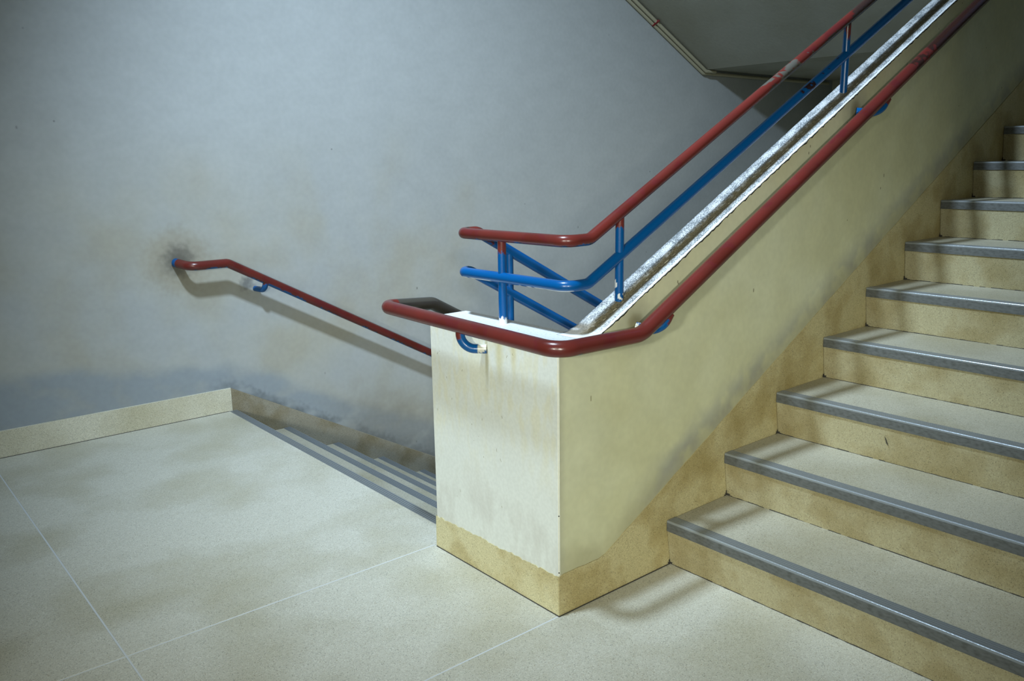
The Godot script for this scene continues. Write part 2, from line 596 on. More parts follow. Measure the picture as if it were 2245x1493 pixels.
func unseen_spot_lamp(label: String, at: Vector3, aim: Vector3, col: Color, energy: float, cone: float, size: float) -> void:
	var o := thing("unseen_spot_lamp", label, "lamp", at)
	var d := (aim - at).normalized()
	var metal: Material = mat("lamp_housing", Color8(190, 190, 186), 0.5, {"metallic": 0.3})
	var rad := size * 1.15
	var g := Geo.new()
	g.tube(PackedVector3Array([-d * 0.06, d * 0.05]), rad, 32)
	put("housing", g, metal, o)
	g = Geo.new()
	if at.x > 6.0: g.box(Vector3(0.0, -0.05, -0.05), Vector3(0.151, 0.05, 0.05), 0.004)
	elif at.z > 6.0: g.box(Vector3(-0.05, -0.05, 0.0), Vector3(0.05, 0.05, 0.151), 0.004)
	else: g.tube(PackedVector3Array([Vector3(0, 4.405 - at.y, 0), Vector3.ZERO]), 0.02, 12)
	put("bracket", g, metal, o)
	var glow := mat("lamp_glow", Color8(240, 245, 250), 0.5, {"emission_enabled": true, "emission": col, "emission_energy_multiplier": 2.0})
	var f := Geo.new()
	f.tube(PackedVector3Array([d * 0.0505, d * 0.056]), size, 32)
	put("diffuser", f, glow, o)
	var l := SpotLight3D.new()
	l.name = "lamp_light"
	l.light_color = col
	l.light_energy = energy
	l.light_size = size
	l.spot_range = 25.0
	l.spot_attenuation = 2.0
	l.spot_angle = cone
	l.spot_angle_attenuation = 1.0
	l.shadow_enabled = true
	o.add_child(l)
	l.position = d * (0.07 + size)
	l.basis = Basis.looking_at(d, Vector3.UP)


func unseen_hall_lamp(at: Vector3, col: Color, energy: float) -> void:
	var o := thing("unseen_ceiling_lamp", "unseen warm square lamp panel hung on rods from the hall ceiling, lighting hall and stairs weakly", "lamp", at)
	var metal := mat("panel_housing", Color8(200, 198, 190), 0.5)
	var g := Geo.new()
	g.box(Vector3(-0.5, 0.0, -0.5), Vector3(0.5, 0.06, 0.5), 0.004)
	put("housing", g, metal, o)
	for s in [-1, 1]:
		var r := Geo.new()
		r.tube(PackedVector3Array([Vector3(s * 0.4, 0.06, 0), Vector3(s * 0.4, 1.105, 0)]), 0.008, 8)
		put("rod", r, metal, o)
	var glow := mat("panel_glow", Color8(250, 245, 230), 0.5, {"emission_enabled": true, "emission": col, "emission_energy_multiplier": 1.6})
	var f := Geo.new()
	f.box(Vector3(-0.46, -0.012, -0.46), Vector3(0.46, -0.0005, 0.46), 0.002)
	put("diffuser", f, glow, o)
	var l := AreaLight3D.new()
	l.name = "lamp_light"
	l.light_color = col
	l.light_energy = energy
	l.area_size = Vector2(0.92, 0.92)
	l.set("area_range", 20.0)
	l.set("area_attenuation", 2.0)
	l.shadow_enabled = true
	o.add_child(l)
	l.position = Vector3(0, -0.03, 0)
	l.rotation.x = -PI / 2


# ------------------------------------------------------------------ the room

func shell() -> void:
	# left wall
	var g := Geo.new()
	g.uv_of = func(p: Vector3) -> Vector2: return Vector2((p.z + 6.5) / 9.0, (4.3 - p.y) / 6.7)
	g.box(Vector3(WALL_X - 0.2, -2.6, -6.5), Vector3(WALL_X, 6.8, 7.2))
	struct("wall_left", g, mats.wall_paint, "stained blue-grey painted wall along the landing and the flight down")
	# far wall with an unseen window above the half landing, placed to light the upper flight
	g = Geo.new()
	g.box(Vector3(WALL_X, -2.6, -6.5), Vector3(0.5, 6.8, -6.3))
	g.box(Vector3(1.8, -2.6, -6.5), Vector3(STAIR_END, 6.8, -6.3))
	g.box(Vector3(0.5, -2.6, -6.5), Vector3(1.8, 3.5, -6.3))
	g.box(Vector3(0.5, 6.3, -6.5), Vector3(1.8, 6.8, -6.3))
	struct("wall_far", g, mats.cream_plaster, "cream wall at the far end of the stair well")
	var win := Node3D.new()
	win.name = "unseen_window_1"
	add_child(win)
	tag(win, "unseen tall steel framed window of eight panes above the half landing, lighting the upper flight blue", "", "", "structure")
	win.position = Vector3(1.15, 3.5, -6.4)
	g = Geo.new()
	for q in [[-0.65, 0, -0.60, 2.8], [0.60, 0, 0.65, 2.8], [-0.60, 0, 0.60, 0.05], [-0.60, 2.75, 0.60, 2.8], [-0.02, 0.05, 0.02, 2.75]]:
		g.box(Vector3(q[0], q[1], -0.03), Vector3(q[2], q[3], 0.03), 0.003)
	for k in range(1, 4):
		g.box(Vector3(-0.60, 0.7 * k - 0.02, -0.03), Vector3(-0.02, 0.7 * k + 0.02, 0.03), 0.003)
		g.box(Vector3(0.02, 0.7 * k - 0.02, -0.03), Vector3(0.60, 0.7 * k + 0.02, 0.03), 0.003)
	put("frame", g, mats.frame_paint, win)
	for k in 4:
		for x in [-0.6, 0.02]:
			g = Geo.new()
			g.box(Vector3(x, 0.7 * k + 0.02 + (0.03 if k == 0 else 0.0), -0.003), Vector3(x + 0.58, 0.7 * k + 0.68 - (-0.0 if k < 3 else 0.03), 0.003))
			put("pane", g, mats.glass, win)
	# right wall of the stair well, unseen walls of the hall behind the camera
	g = Geo.new()
	g.box(Vector3(STAIR_END, -2.6, -6.5), Vector3(STAIR_END + 0.2, 6.8, -0.2))
	struct("wall_right", g, mats.hall_paint, "cream wall closing the right end of the flight up")
	g = Geo.new()
	g.box(Vector3(STAIR_END, -0.2, -0.2), Vector3(7.0, 6.8, 0.0))
	struct("wall_hall", g, mats.hall_paint, "cream hall wall beside the foot of the flight up")
	g = Geo.new()
	g.box(Vector3(7.0, -0.2, -0.2), Vector3(7.2, 4.6, 7.2))
	struct("wall_side", g, mats.hall_paint, "cream wall at the right side of the hall")
	g = Geo.new()
	g.box(Vector3(WALL_X, -0.2, 7.0), Vector3(7.0, 4.6, 7.2))
	struct("wall_back", g, mats.hall_paint, "cream wall at the back of the hall")
	# ceilings
	g = Geo.new()
	g.box(Vector3(WALL_X, 4.4, -0.15), Vector3(7.0, 4.6, 7.0))
	struct("ceiling", g, mats.ceiling_paint, "painted ceiling over the landing and the hall")
	g = Geo.new()
	g.box(Vector3(WALL_X, 6.6, -6.3), Vector3(STAIR_END, 6.8, 0.05))
	g.box(Vector3(WALL_X, 4.6, -0.15), Vector3(STAIR_END, 6.6, 0.05))
	struct("ceiling_1", g, mats.ceiling_paint, "ceiling high above the stair well")
	# flight overhead on the left, with the half landing it starts from
	var y0 := 2.052
	var z0 := -4.29
	g = Geo.new()
	var p := PackedVector2Array([Vector2(z0, y0), Vector2(-0.15, y0 + 0.527 * (-0.15 - z0)), Vector2(-0.15, y0 + 0.3 + 0.527 * (-0.15 - z0)), Vector2(z0, y0 + 0.12), Vector2(-6.3, y0 + 0.12), Vector2(-6.3, y0)])
	g.prism(p, WALL_X, -0.53)
	struct("ceiling_2", g, mats.soffit_paint, "dim sloping underside of the flight overhead, left of the parapet")
	g = Geo.new()
	g.box(Vector3(-0.53, y0, -6.3), Vector3(STAIR_END, RISE * STEPS, NOSE_Z - TREAD * (STEPS - 1)))
	struct("floor_2", g, mats.floor_terrazzo, "half landing slab at the top of the flight up")
	# ground of the stair well below
	g = Geo.new()
	g.box(Vector3(WALL_X, -2.6, -6.3), Vector3(STAIR_END, -DROP * STEPS, -0.6))
	struct("floor_1", g, mats.floor_terrazzo, "half landing at the foot of the flight down")
	g = Geo.new()
	g.box(Vector3(WALL_X, -2.6, -0.06), Vector3(STAIR_END, -0.2, 0.1))  # unseen, closes the lower well against light from the sky
	struct("unseen_wall_lower", g, mats.cream_plaster, "unseen wall under the landing edge, keeping sky light out of the well")
	# the landing: slab, terrazzo panels, light cement joints
	var fl := Node3D.new()
	fl.name = "floor"
	add_child(fl)
	tag(fl, "speckled pale terrazzo landing floor divided by thin light joints", "", "", "structure")
	g = Geo.new()
	g.box(Vector3(WALL_X, -0.2, -0.1), Vector3(7.0, -0.012, 7.0))
	put("slab", g, mats.cream_plaster, fl)
	var j := 0.0028
	var zj := 1.074
	var xs := [WALL_X, -0.661, 0.0, 2.2, 4.4, 7.0]
	for i in 5:
		var a: float = xs[i] + (j if i > 0 else 0.0)
		var b: float = xs[i + 1] - (j if i < 4 else 0.0)
		g = Geo.new()
		g.box(Vector3(a, -0.012, zj + j), Vector3(b, 0.0, 7.0), 0.0006)
		put("floor_panel", g, mats.floor_terrazzo, fl)
		g = Geo.new()
		var back := 0.0
		if i == 2: back = NOSE_Z - 0.05
		if i == 0: back = DOWN_Z + 0.0455
		g.box(Vector3(a, -0.012, back), Vector3(b, 0.0, zj - j), 0.0006)
		if i == 0:
			g.box(Vector3(b, -0.012, back), Vector3(-PIER_W + 0.001, 0.0, 0.0), 0.0006)
		put("floor_panel", g, mats.floor_terrazzo, fl)
	for x in [-0.661, 0.0, 2.2, 4.4]:
		g = Geo.new()
		g.box(Vector3(x - j, -0.012, 0.001), Vector3(x + j, -0.0004, 7.0))
		put("joint", g, mats.joint_cement, fl)
	g = Geo.new()
	g.box(Vector3(WALL_X, -0.012, zj - j), Vector3(7.0, -0.0003, zj + j))
	put("joint", g, mats.joint_cement, fl)
	# skirting along the left wall
	g = Geo.new()
	g.prism(PackedVector2Array([Vector2(7.0, 0.0), Vector2(7.0, 0.133), Vector2(-0.12, 0.133), Vector2(-0.12, 0.0)]), WALL_X, WALL_X + 0.012, 0.0, 0.001)
	struct("baseboard_left", g, mats.baseboard_terrazzo, "pale terrazzo skirting along the foot of the left wall")
	g = Geo.new()
	var q := PackedVector2Array([Vector2(-0.1201, -0.3), Vector2(-0.1201, 0.133)])
	q.append(Vector2(-4.2, 0.133 - DOWN_SLOPE * 4.08))
	q.append(Vector2(-4.2, -0.3 - DOWN_SLOPE * 4.08))
	g.prism(q, WALL_X, WALL_X + 0.009, 0.0, 0.003)
	struct("baseboard_stair", g, mats.string_terrazzo, "darker sloping terrazzo string along the left wall beside the flight down")
	g = Geo.new()
	g.box(Vector3(WALL_X + 0.0122, 0.0, -0.10), Vector3(WALL_X + 0.0145, 0.0022, 7.0))
	struct("trim_1", g, mats.grime, "thin dark dirt line between the left skirting and the floor")


# ------------------------------------------------------------------ stairs

func nosing_shape(z: float, y: float, x0: float, x1: float, f: float) -> Geo:
	# front plate 37 mm, top 45 mm with three grooves, rounded nose; z is the front edge, the tread lies behind it at -f
	var p := PackedVector2Array()
	var at := func(d: float, h: float) -> void: p.append(Vector2(z - f * d, y + h))
	at.call(0.006, -0.037)
	at.call(0.0, -0.037)
	for k in 5:
		var a := PI / 2 * k / 4
		at.call(0.005 - 0.005 * cos(a), -0.005 + 0.005 * sin(a) + 0.0015)
	for s in GROOVES:
		at.call(s, 0.0015)
		at.call(s + 0.0004, -0.0015)
		at.call(s + 0.0030, -0.0015)
		at.call(s + 0.0034, 0.0015)
	at.call(0.0435, 0.0015)
	at.call(0.045, 0.0)
	at.call(0.045, -0.004)
	at.call(0.006, -0.004)
	var g := Geo.new()
	g.prism(p, x0, x1)
	return g


func span(g: Geo, x0: float, y0: float, za: float, x1: float, y1: float, zb: float, b := 0.0) -> void:
	g.box(Vector3(x0, y0, minf(za, zb)), Vector3(x1, y1, maxf(za, zb)), b)


# f = 1: steps face the landing (going up to -z); f = -1: steps face away (going down to -z)
func flight_steps(o: Node3D, count: int, rise: float, tread: float, z0: float, x0: float, x1: float, f: float) -> void:
	for k in count:
		var y := rise * (k + 1) if f > 0.0 else -rise * k
		var z := z0 - tread * k
		var nose := put("nosing", nosing_shape(z, y, x0, x1, f), mats.aluminium, o)
		var fr := Geo.new()
		span(fr, x0, y - 0.0368, z - f * 0.0005, x1, y - 0.006, z + f * 0.0008)
		put("front_plate", fr, mats.aluminium_front, nose)
		for s in GROOVES:
			var gr := Geo.new()
			span(gr, x0, y - 0.003, z - f * (s + 0.0031), x1, y - 0.0002, z - f * (s + 0.0003))
			put("groove", gr, mats.groove_dirt, nose)
		var r := Geo.new()
		var low := y - rise
		r.prism(PackedVector2Array([Vector2(z - f * 0.004, y - 0.0371), Vector2(z - f * 0.0235, low), Vector2(z - f * 0.08, low), Vector2(z - f * 0.08, y - 0.0371)]), x0, x1)
		put("riser", r, mats.riser_terrazzo, o)
		var c := Geo.new()
		var n := maxi(2, int((x1 - x0) / 0.022))
		for i in n:      # crumbling dark cement under the riser
			var a := lerpf(x0, x1, float(i) / n)
			var b := lerpf(x0, x1, float(i + 1) / n)
			if rng.randf() < 0.96:
				span(c, a, low, z - f * 0.0235, b, low + rng.randf_range(0.0008, 0.0030), z - f * (0.0225 - rng.randf_range(0.0, 0.0016)))
		put("riser_joint", c, mats.grime, o)
		if f > 0.0 or k > 0:
			var t := Geo.new()
			span(t, x0, y - 0.03, z - f * (tread + 0.03) if f > 0.0 else z + tread + 0.01, x1, y, z - f * 0.0452, 0.0008)
			put("tread", t, mats.tread_terrazzo, o)


func stairs_up() -> void:
	var o := thing("staircase", "pale terrazzo flight with grooved metal nosings rising to the right of the parapet", "staircase", Vector3.ZERO)
	flight_steps(o, STEPS, RISE, TREAD, NOSE_Z, 0.0045, STAIR_END, 1.0)
	var g := Geo.new()
	var e := NOSE_Z - TREAD * (STEPS - 1)
	g.prism(PackedVector2Array([Vector2(NOSE_Z - 0.12, -0.012), Vector2(e - 0.12, -0.012 + RISE * (STEPS - 1)), Vector2(e - 0.12, -0.2 + RISE * (STEPS - 1)), Vector2(NOSE_Z - 0.47, -0.19), Vector2(NOSE_Z - 0.12, -0.19)]), 0.006, STAIR_END - 0.001)
	put("flight_slab", g, mats.cream_plaster, o)
	# dirt packed into the corners between steps and string
	for k in 10:
		var y := RISE * k
		var z := NOSE_Z - TREAD * k - 0.0225
		var s := Geo.new()
		s.color = Color.WHITE
		var m := Vector3(0.0052, y + 0.001, z + 0.001)
		var last := Vector3.ZERO
		for i in 12:      # on the riser
			var a := PI / 2 * i / 11
			var rr := rng.randf_range(0.010, 0.022)
			var q := m + Vector3(cos(a) * rr * 0.7, sin(a) * rr, -sin(a) * rr * 0.12)
			if i > 0: s.quad(m, last, q, q + Vector3(0, 0, 0.0004), Vector3.BACK)
			last = q
		for i in 12:      # on the string
			var a := PI / 2 * i / 11
			var rr := rng.randf_range(0.008, 0.02)
			var q := m + Vector3(0, sin(a) * rr * 1.1, cos(a) * rr * 0.8)
			if i > 0: s.quad(m, last, q, q + Vector3(0.0004, 0, 0), Vector3.RIGHT)
			last = q
		put("corner_grime", s, mats.grime, o)
	# black gouge on the third riser
	var gz := NOSE_Z - TREAD * 2 - 0.0235
	var h := Geo.new()
	h.quad(Vector3(0.425, 0.427, gz + 0.0195), Vector3(0.432, 0.417, gz + 0.0185), Vector3(0.440, 0.393, gz + 0.0155), Vector3(0.432, 0.402, gz + 0.0165), Vector3.BACK)
	var gouge := put("gouge", h, mats.grime, o)
	tag(gouge, "short black gouge on the third riser")


func stairs_down() -> void:
	var o := thing("staircase", "terrazzo flight with grooved metal nosings going down beside the left wall", "staircase", Vector3.ZERO)
	flight_steps(o, STEPS, DROP, DOWN_TREAD, DOWN_Z, WALL_X + 0.0095, -PIER_W - 0.004, -1.0)
	var g := Geo.new()
	var e := DOWN_Z - DOWN_TREAD * (STEPS - 1)
	g.prism(PackedVector2Array([Vector2(DOWN_Z + 0.03, -DROP - 0.08), Vector2(e + 0.03, -DROP * STEPS - 0.08), Vector2(e + 0.03, -DROP * STEPS - 0.3), Vector2(DOWN_Z + 0.03, -DROP - 0.3)]), WALL_X + 0.001, -PIER_W - 0.002)
	put("flight_slab", g, mats.cream_plaster, o)


# ------------------------------------------------------------------ parapet

func parapet() -> void:
	var o := thing("parapet", "thick cream plastered parapet with a square end pier, standing between the two flights", "parapet wall", Vector3.ZERO)
	var end := -4.25
	var top_end := TOP + SLOPE * (-PIER_D - end)
	var lip := 0.004
	# rising leaf, pier and falling leaf
	var g := Geo.new()
	var rise := PackedVector2Array([Vector2(-0.001, 0), Vector2(-0.001, TOP), Vector2(-PIER_D, TOP), Vector2(end, top_end), Vector2(end, top_end - 1.05), Vector2(-1.0, 0.0)])
	g.prism(rise, -0.118, -0.001, 0.0, 0.0, 1)
	var fall := PackedVector2Array([Vector2(-0.001, 0), Vector2(-0.001, TOP), Vector2(-PIER_D, TOP), Vector2(end, TOP - DOWN_SLOPE * (-PIER_D - end)), Vector2(end, -2.3), Vector2(-0.35, -0.6), Vector2(-PIER_D, 0.0)])
	g.prism(fall, -PIER_W, -0.527, lip, 0.0)
	g.box(Vector3(-0.53, 0.0, -PIER_D), Vector3(-0.116, TOP, -0.001))
	put("body", g, mats.cream_plaster, o)
	# painted right face with its softened front edge
	g = Geo.new()
	g.uv_of = func(p: Vector3) -> Vector2: return Vector2((p.z + 4.6) / 4.8, (3.2 - p.y) / 3.4)
	g.flat(PackedVector2Array([Vector2(-lip, 0), Vector2(-lip, TOP), Vector2(-PIER_D, TOP), Vector2(end, top_end), Vector2(end, top_end - 1.05), Vector2(-1.0, 0.0)]), func(p): return Vector3(0, p.y, p.x), Vector3.RIGHT)
	put("side_face", g, mats.side_paint_shaded, o)
	g = Geo.new()
	g.uv_of = func(p: Vector3) -> Vector2: return Vector2((p.x + 0.66) / 0.68, (0.86 - p.y) / 0.88)
	g.quad(Vector3(-PIER_W + lip, 0, 0), Vector3(-lip, 0, 0), Vector3(-lip, TOP, 0), Vector3(-PIER_W + lip, TOP, 0), Vector3.BACK)
	# the arris: slightly chipped
	var n := 70
	for i in n:
		var ya := TOP * i / n
		var yb := TOP * (i + 1) / n
		g.quad(Vector3(-lip, ya, 0), Vector3(-lip, yb, 0), Vector3(0, yb, -lip), Vector3(0, ya, -lip), Vector3(1, 0, 1))
		g.quad(Vector3(-PIER_W + lip, ya, 0), Vector3(-PIER_W + lip, yb, 0), Vector3(-PIER_W, yb, -lip), Vector3(-PIER_W, ya, -lip), Vector3(-1, 0, 1))
	put("end_face", g, mats.front_paint_lit, o)
	var ch := Geo.new()
	for q in [[0.118, 0.008, 0.0], [0.140, 0.004, 0.0], [0.066, 0.003, 0.0], [0.325, 0.003, 0.0], [0.09, 0.012, -PIER_W]]:
		var x: float = q[2]
		ch.box(Vector3(x - 0.0035 if x > -0.1 else x + 0.0002, q[0], -0.0032), Vector3(x - 0.0002 if x > -0.1 else x + 0.0035, q[0] + q[1], -0.0003), 0.0004)
	var chip := put("chip", ch, mats.grime, o)
	tag(chip, "dark knocked spots on the pier's corner edges")
	# terrazzo skirting: round the pier and up beside the steps
	var wob := noise(71, 9.0, 3)
	g = Geo.new()
	var m := 60
	for i in m:
		var xa := lerpf(-PIER_W - 0.0015, 0.004, float(i) / m)
		var xb := lerpf(-PIER_W - 0.0015, 0.004, float(i + 1) / m)
		var ya := 0.118 + 0.012 * float(i) / m + 0.007 * wob.get_noise_1d(xa * 6.0) + 0.003 * wob.get_noise_1d(xa * 40.0)
		var yb := 0.118 + 0.012 * float(i + 1) / m + 0.007 * wob.get_noise_1d(xb * 6.0) + 0.003 * wob.get_noise_1d(xb * 40.0)
		g.quad(Vector3(xa, 0, 0.0035), Vector3(xb, 0, 0.0035), Vector3(xb, yb, 0.0025), Vector3(xa, ya, 0.0025), Vector3.BACK)
		g.quad(Vector3(xa, ya, 0.0025), Vector3(xb, yb, 0.0025), Vector3(xb, yb, 0), Vector3(xa, ya, 0), Vector3.UP)
	g.quad(Vector3(-PIER_W - 0.0015, 0, 0.0035), Vector3(-PIER_W - 0.0015, 0.118, 0.0025), Vector3(-PIER_W - 0.0015, 0.118, -0.1), Vector3(-PIER_W - 0.0015, 0, -0.1), Vector3.LEFT)
	put("skirting", g, mats.pier_skirting, o)
	g = Geo.new()
	var edge := PackedVector2Array([Vector2(0.0035, 0.0), Vector2(0.0035, 0.131)])
	var z := -0.02
	while z > end:
		var y := 0.134 + maxf(0.0, -SLOPE * (z + 0.185))
		edge.append(Vector2(z, y + 0.003 * wob.get_noise_1d(z * 8.0)))
		z -= 0.03
	edge.append(Vector2(end, 0.134 - SLOPE * (end + 0.185)))
	edge.append(Vector2(end, -0.35 - SLOPE * (end + 0.185)))
	edge.append(Vector2(-0.9, 0.0))
	g.prism(edge, -0.0005, 0.0022, 0.0, 0.0, 2)
	put("skirting", g, mats.skirting_terrazzo, o)
	g = Geo.new()
	g.box(Vector3(-PIER_W, 0, 0.0036), Vector3(0.006, 0.0025, 0.006))
	g.box(Vector3(0.0041, 0, NOSE_Z - 0.02), Vector3(0.0064, 0.0025, 0.006))
	put("floor_joint", g, mats.grime, o)
	g = Geo.new()
	g.box(Vector3(-0.80, 0.806, -0.10), Vector3(-PIER_W + 0.002, 0.832, -0.045), 0.004)
	put("ledge", g, mats.cream_plaster, o)
	# white paint on top: the flat, then the sloping coping with its channel
	g = Geo.new()
	var t := TOP + 0.004
	var jag := noise(81, 30.0, 3)
	var rim := PackedVector2Array()
	for i in 41: rim.append(Vector2(lerpf(-PIER_W, 0.0, i / 40.0), 0.0012 + 0.0018 * jag.get_noise_1d(i * 0.13)))
	for i in range(1, 12): rim.append(Vector2(0.0016 + 0.002 * jag.get_noise_1d(7.0 + i * 0.1), -PIER_D * i / 11.0))
	for i in range(0, 33): rim.append(Vector2(lerpf(-0.118, -PIER_W, i / 32.0), -PIER_D - 0.0015 * jag.get_noise_1d(20.0 + i * 0.13)))
	g.flat(rim, func(p): return Vector3(p.x, t, p.y), Vector3.UP)
	for i in rim.size():
		var a := rim[i]
		var b := rim[(i + 1) % rim.size()]
		var da := 0.012 + 0.006 * jag.get_noise_1d(i * 0.4)
		var db := 0.012 + 0.006 * jag.get_noise_1d(((i + 1) % rim.size()) * 0.4)
		g.quad(Vector3(a.x, t, a.y), Vector3(b.x, t, b.y), Vector3(b.x, t - db, b.y), Vector3(a.x, t - da, a.y), Vector3(a.x + PIER_W / 2, 0, a.y + PIER_D / 2))
	put("coping", g, mats.white_paint, o)
	g = Geo.new()
	# path of the coping: a soft hollow where flat turns into slope
	var path := []
	var zz := -0.105
	while zz > end:
		var k := zz + PIER_D
		var soft := 0.05
		var y := t + 0.0006
		if k < soft:
			y += SLOPE * (soft - k) * (soft - k) / (4.0 * soft) if k > -soft else SLOPE * (-k)
		path.append(Vector2(zz, y))
		zz -= 0.012
	var cols := [0.0, 0.1, 0.25, 0.40, 0.46, 0.52, 0.60, 0.68, 0.74, 0.8, 0.9, 1.0]
	var dip := [0.0, 0.002, 0.002, 0.0015, 0.0, -0.003, -0.0045, -0.003, 0.0005, 0.001, 0.0015, 0.0]
	var rough := noise(83, 22.0, 3)
	var grid := []
	var s := 0.0
	for i in path.size():
		if i > 0: s += path[i].distance_to(path[i - 1])
		var w := lerpf(0.0, 1.0, clampf(i / 6.0, 0.0, 1.0))
		var row := []
		var jr: float = 0.0010 * jag.get_noise_1d(40.0 + s * 1.4) + 0.0010
		for c in cols.size():
			var x: float = lerpf(-0.119, jr, cols[c])
			row.append([Vector3(x, path[i].y + w * dip[c] + 0.0011 * w * rough.get_noise_2d(x * 3.0, s * 2.0), path[i].x), Vector2(cols[c], s / 4.8)])
		# the paint runs a little way down the face
		var dr: float = 0.007 + 0.008 * jag.get_noise_1d(60.0 + s * 1.9)
		row.append([Vector3(0.0007, path[i].y - maxf(dr, 0.003), path[i].x), Vector2(0.97, s / 4.8)])
		row.push_front([Vector3(-0.119, path[i].y - 0.012, path[i].x), Vector2(0.02, s / 4.8)])
		grid.append(row)
	var nn := []
	for i in grid.size():
		var row := []
		for c in grid[0].size():
			var e: Vector3 = grid[mini(i + 1, grid.size() - 1)][c][0] - grid[maxi(i - 1, 0)][c][0]
			var f: Vector3 = grid[i][mini(c + 1, grid[0].size() - 1)][0] - grid[i][maxi(c - 1, 0)][0]
			row.append(f.cross(-e).normalized())
		nn.append(row)
	for i in grid.size() - 1:
		for c in grid[0].size() - 1:
			var q := [[i, c], [i, c + 1], [i + 1, c + 1], [i + 1, c]]
			for f in [[0, 1, 2], [0, 2, 3]]:
				var w := [q[f[0]], q[f[1]], q[f[2]]]
				var pa: Vector3 = grid[w[0][0]][w[0][1]][0]
				var pb: Vector3 = grid[w[1][0]][w[1][1]][0]
				var pc: Vector3 = grid[w[2][0]][w[2][1]][0]
				var no: Vector3 = nn[w[0][0]][w[0][1]]
				if no.y < -0.2: no = -no
				if (pb - pa).cross(pc - pa).dot(no) > 0.0: w = [w[0], w[2], w[1]]
				for e in w:
					var n2: Vector3 = nn[e[0]][e[1]]
					g.vert(grid[e[0]][e[1]][0], n2 if n2.y > -0.2 else -n2, grid[e[0]][e[1]][1])
	put("coping", g, mats.coping_paint, o)
	# plain coping on the falling leaf
	g = Geo.new()
	g.prism(PackedVector2Array([Vector2(-PIER_D, t), Vector2(end, t - DOWN_SLOPE * (-PIER_D - end)), Vector2(end, t - 0.02 - DOWN_SLOPE * (-PIER_D - end)), Vector2(-PIER_D, t - 0.02)]), -PIER_W - 0.001, -0.525)
	put("coping", g, mats.white_paint, o)


# ------------------------------------------------------------------ handrails

var n_big: FastNoiseLite
var n_fine: FastNoiseLite
var RED := lin(102, 43, 39)
var RED_DARK := lin(78, 31, 28)
var BLUE := lin(0, 78, 138)
var BARE := lin(52, 48, 43)
var WHITE := lin(214, 218, 218)


func chipped(p: Vector3) -> float:
	return n_big.get_noise_3dv(p * 9.0) + 0.45 * n_fine.get_noise_3dv(p * 40.0)


# red enamel worn to the blue coat underneath
func red_over_blue(amount: float) -> Callable:
	return func(p: Vector3, o: Vector3, _s: float) -> Color:
		var k := chipped(p)
		if -o.y + 0.55 * k > amount: return BLUE
		if -o.y + 0.55 * k > amount - 0.08: return BARE
		return RED.lerp(RED_DARK, clampf(0.35 + 0.5 * n_big.get_noise_3dv(p * 5.0), 0.0, 1.0))


func hook(from: Vector3, wall: Vector3, r := 0.0115, painted := 0.0, sag := 0.0) -> Geo:
	# from the rail's underside down and round into the wall
	var low := Vector3(from.x, wall.y - sag, lerpf(from.z, wall.z, 0.5 if sag > 0.0 else 0.0))
	var g := Geo.new()
	var total := from.distance_to(low) + low.distance_to(wall)
	var tint := func(p: Vector3, o: Vector3, s: float) -> Color:
		var k := chipped(p)
		if painted > 0.0 and s > total - painted + 0.006 * k - 0.012:
			return lin(196, 194, 178) if k < 0.28 else BLUE
		if s + 0.02 * k < 0.022 and o.dot(wall - low) < 0.004: return RED
		return BLUE
	var rb := minf(from.distance_to(low), low.distance_to(wall)) * 0.85
	g.tube(bent([from, low, wall], [0, rb, 0], 0.004), r, 16, tint)
	return g


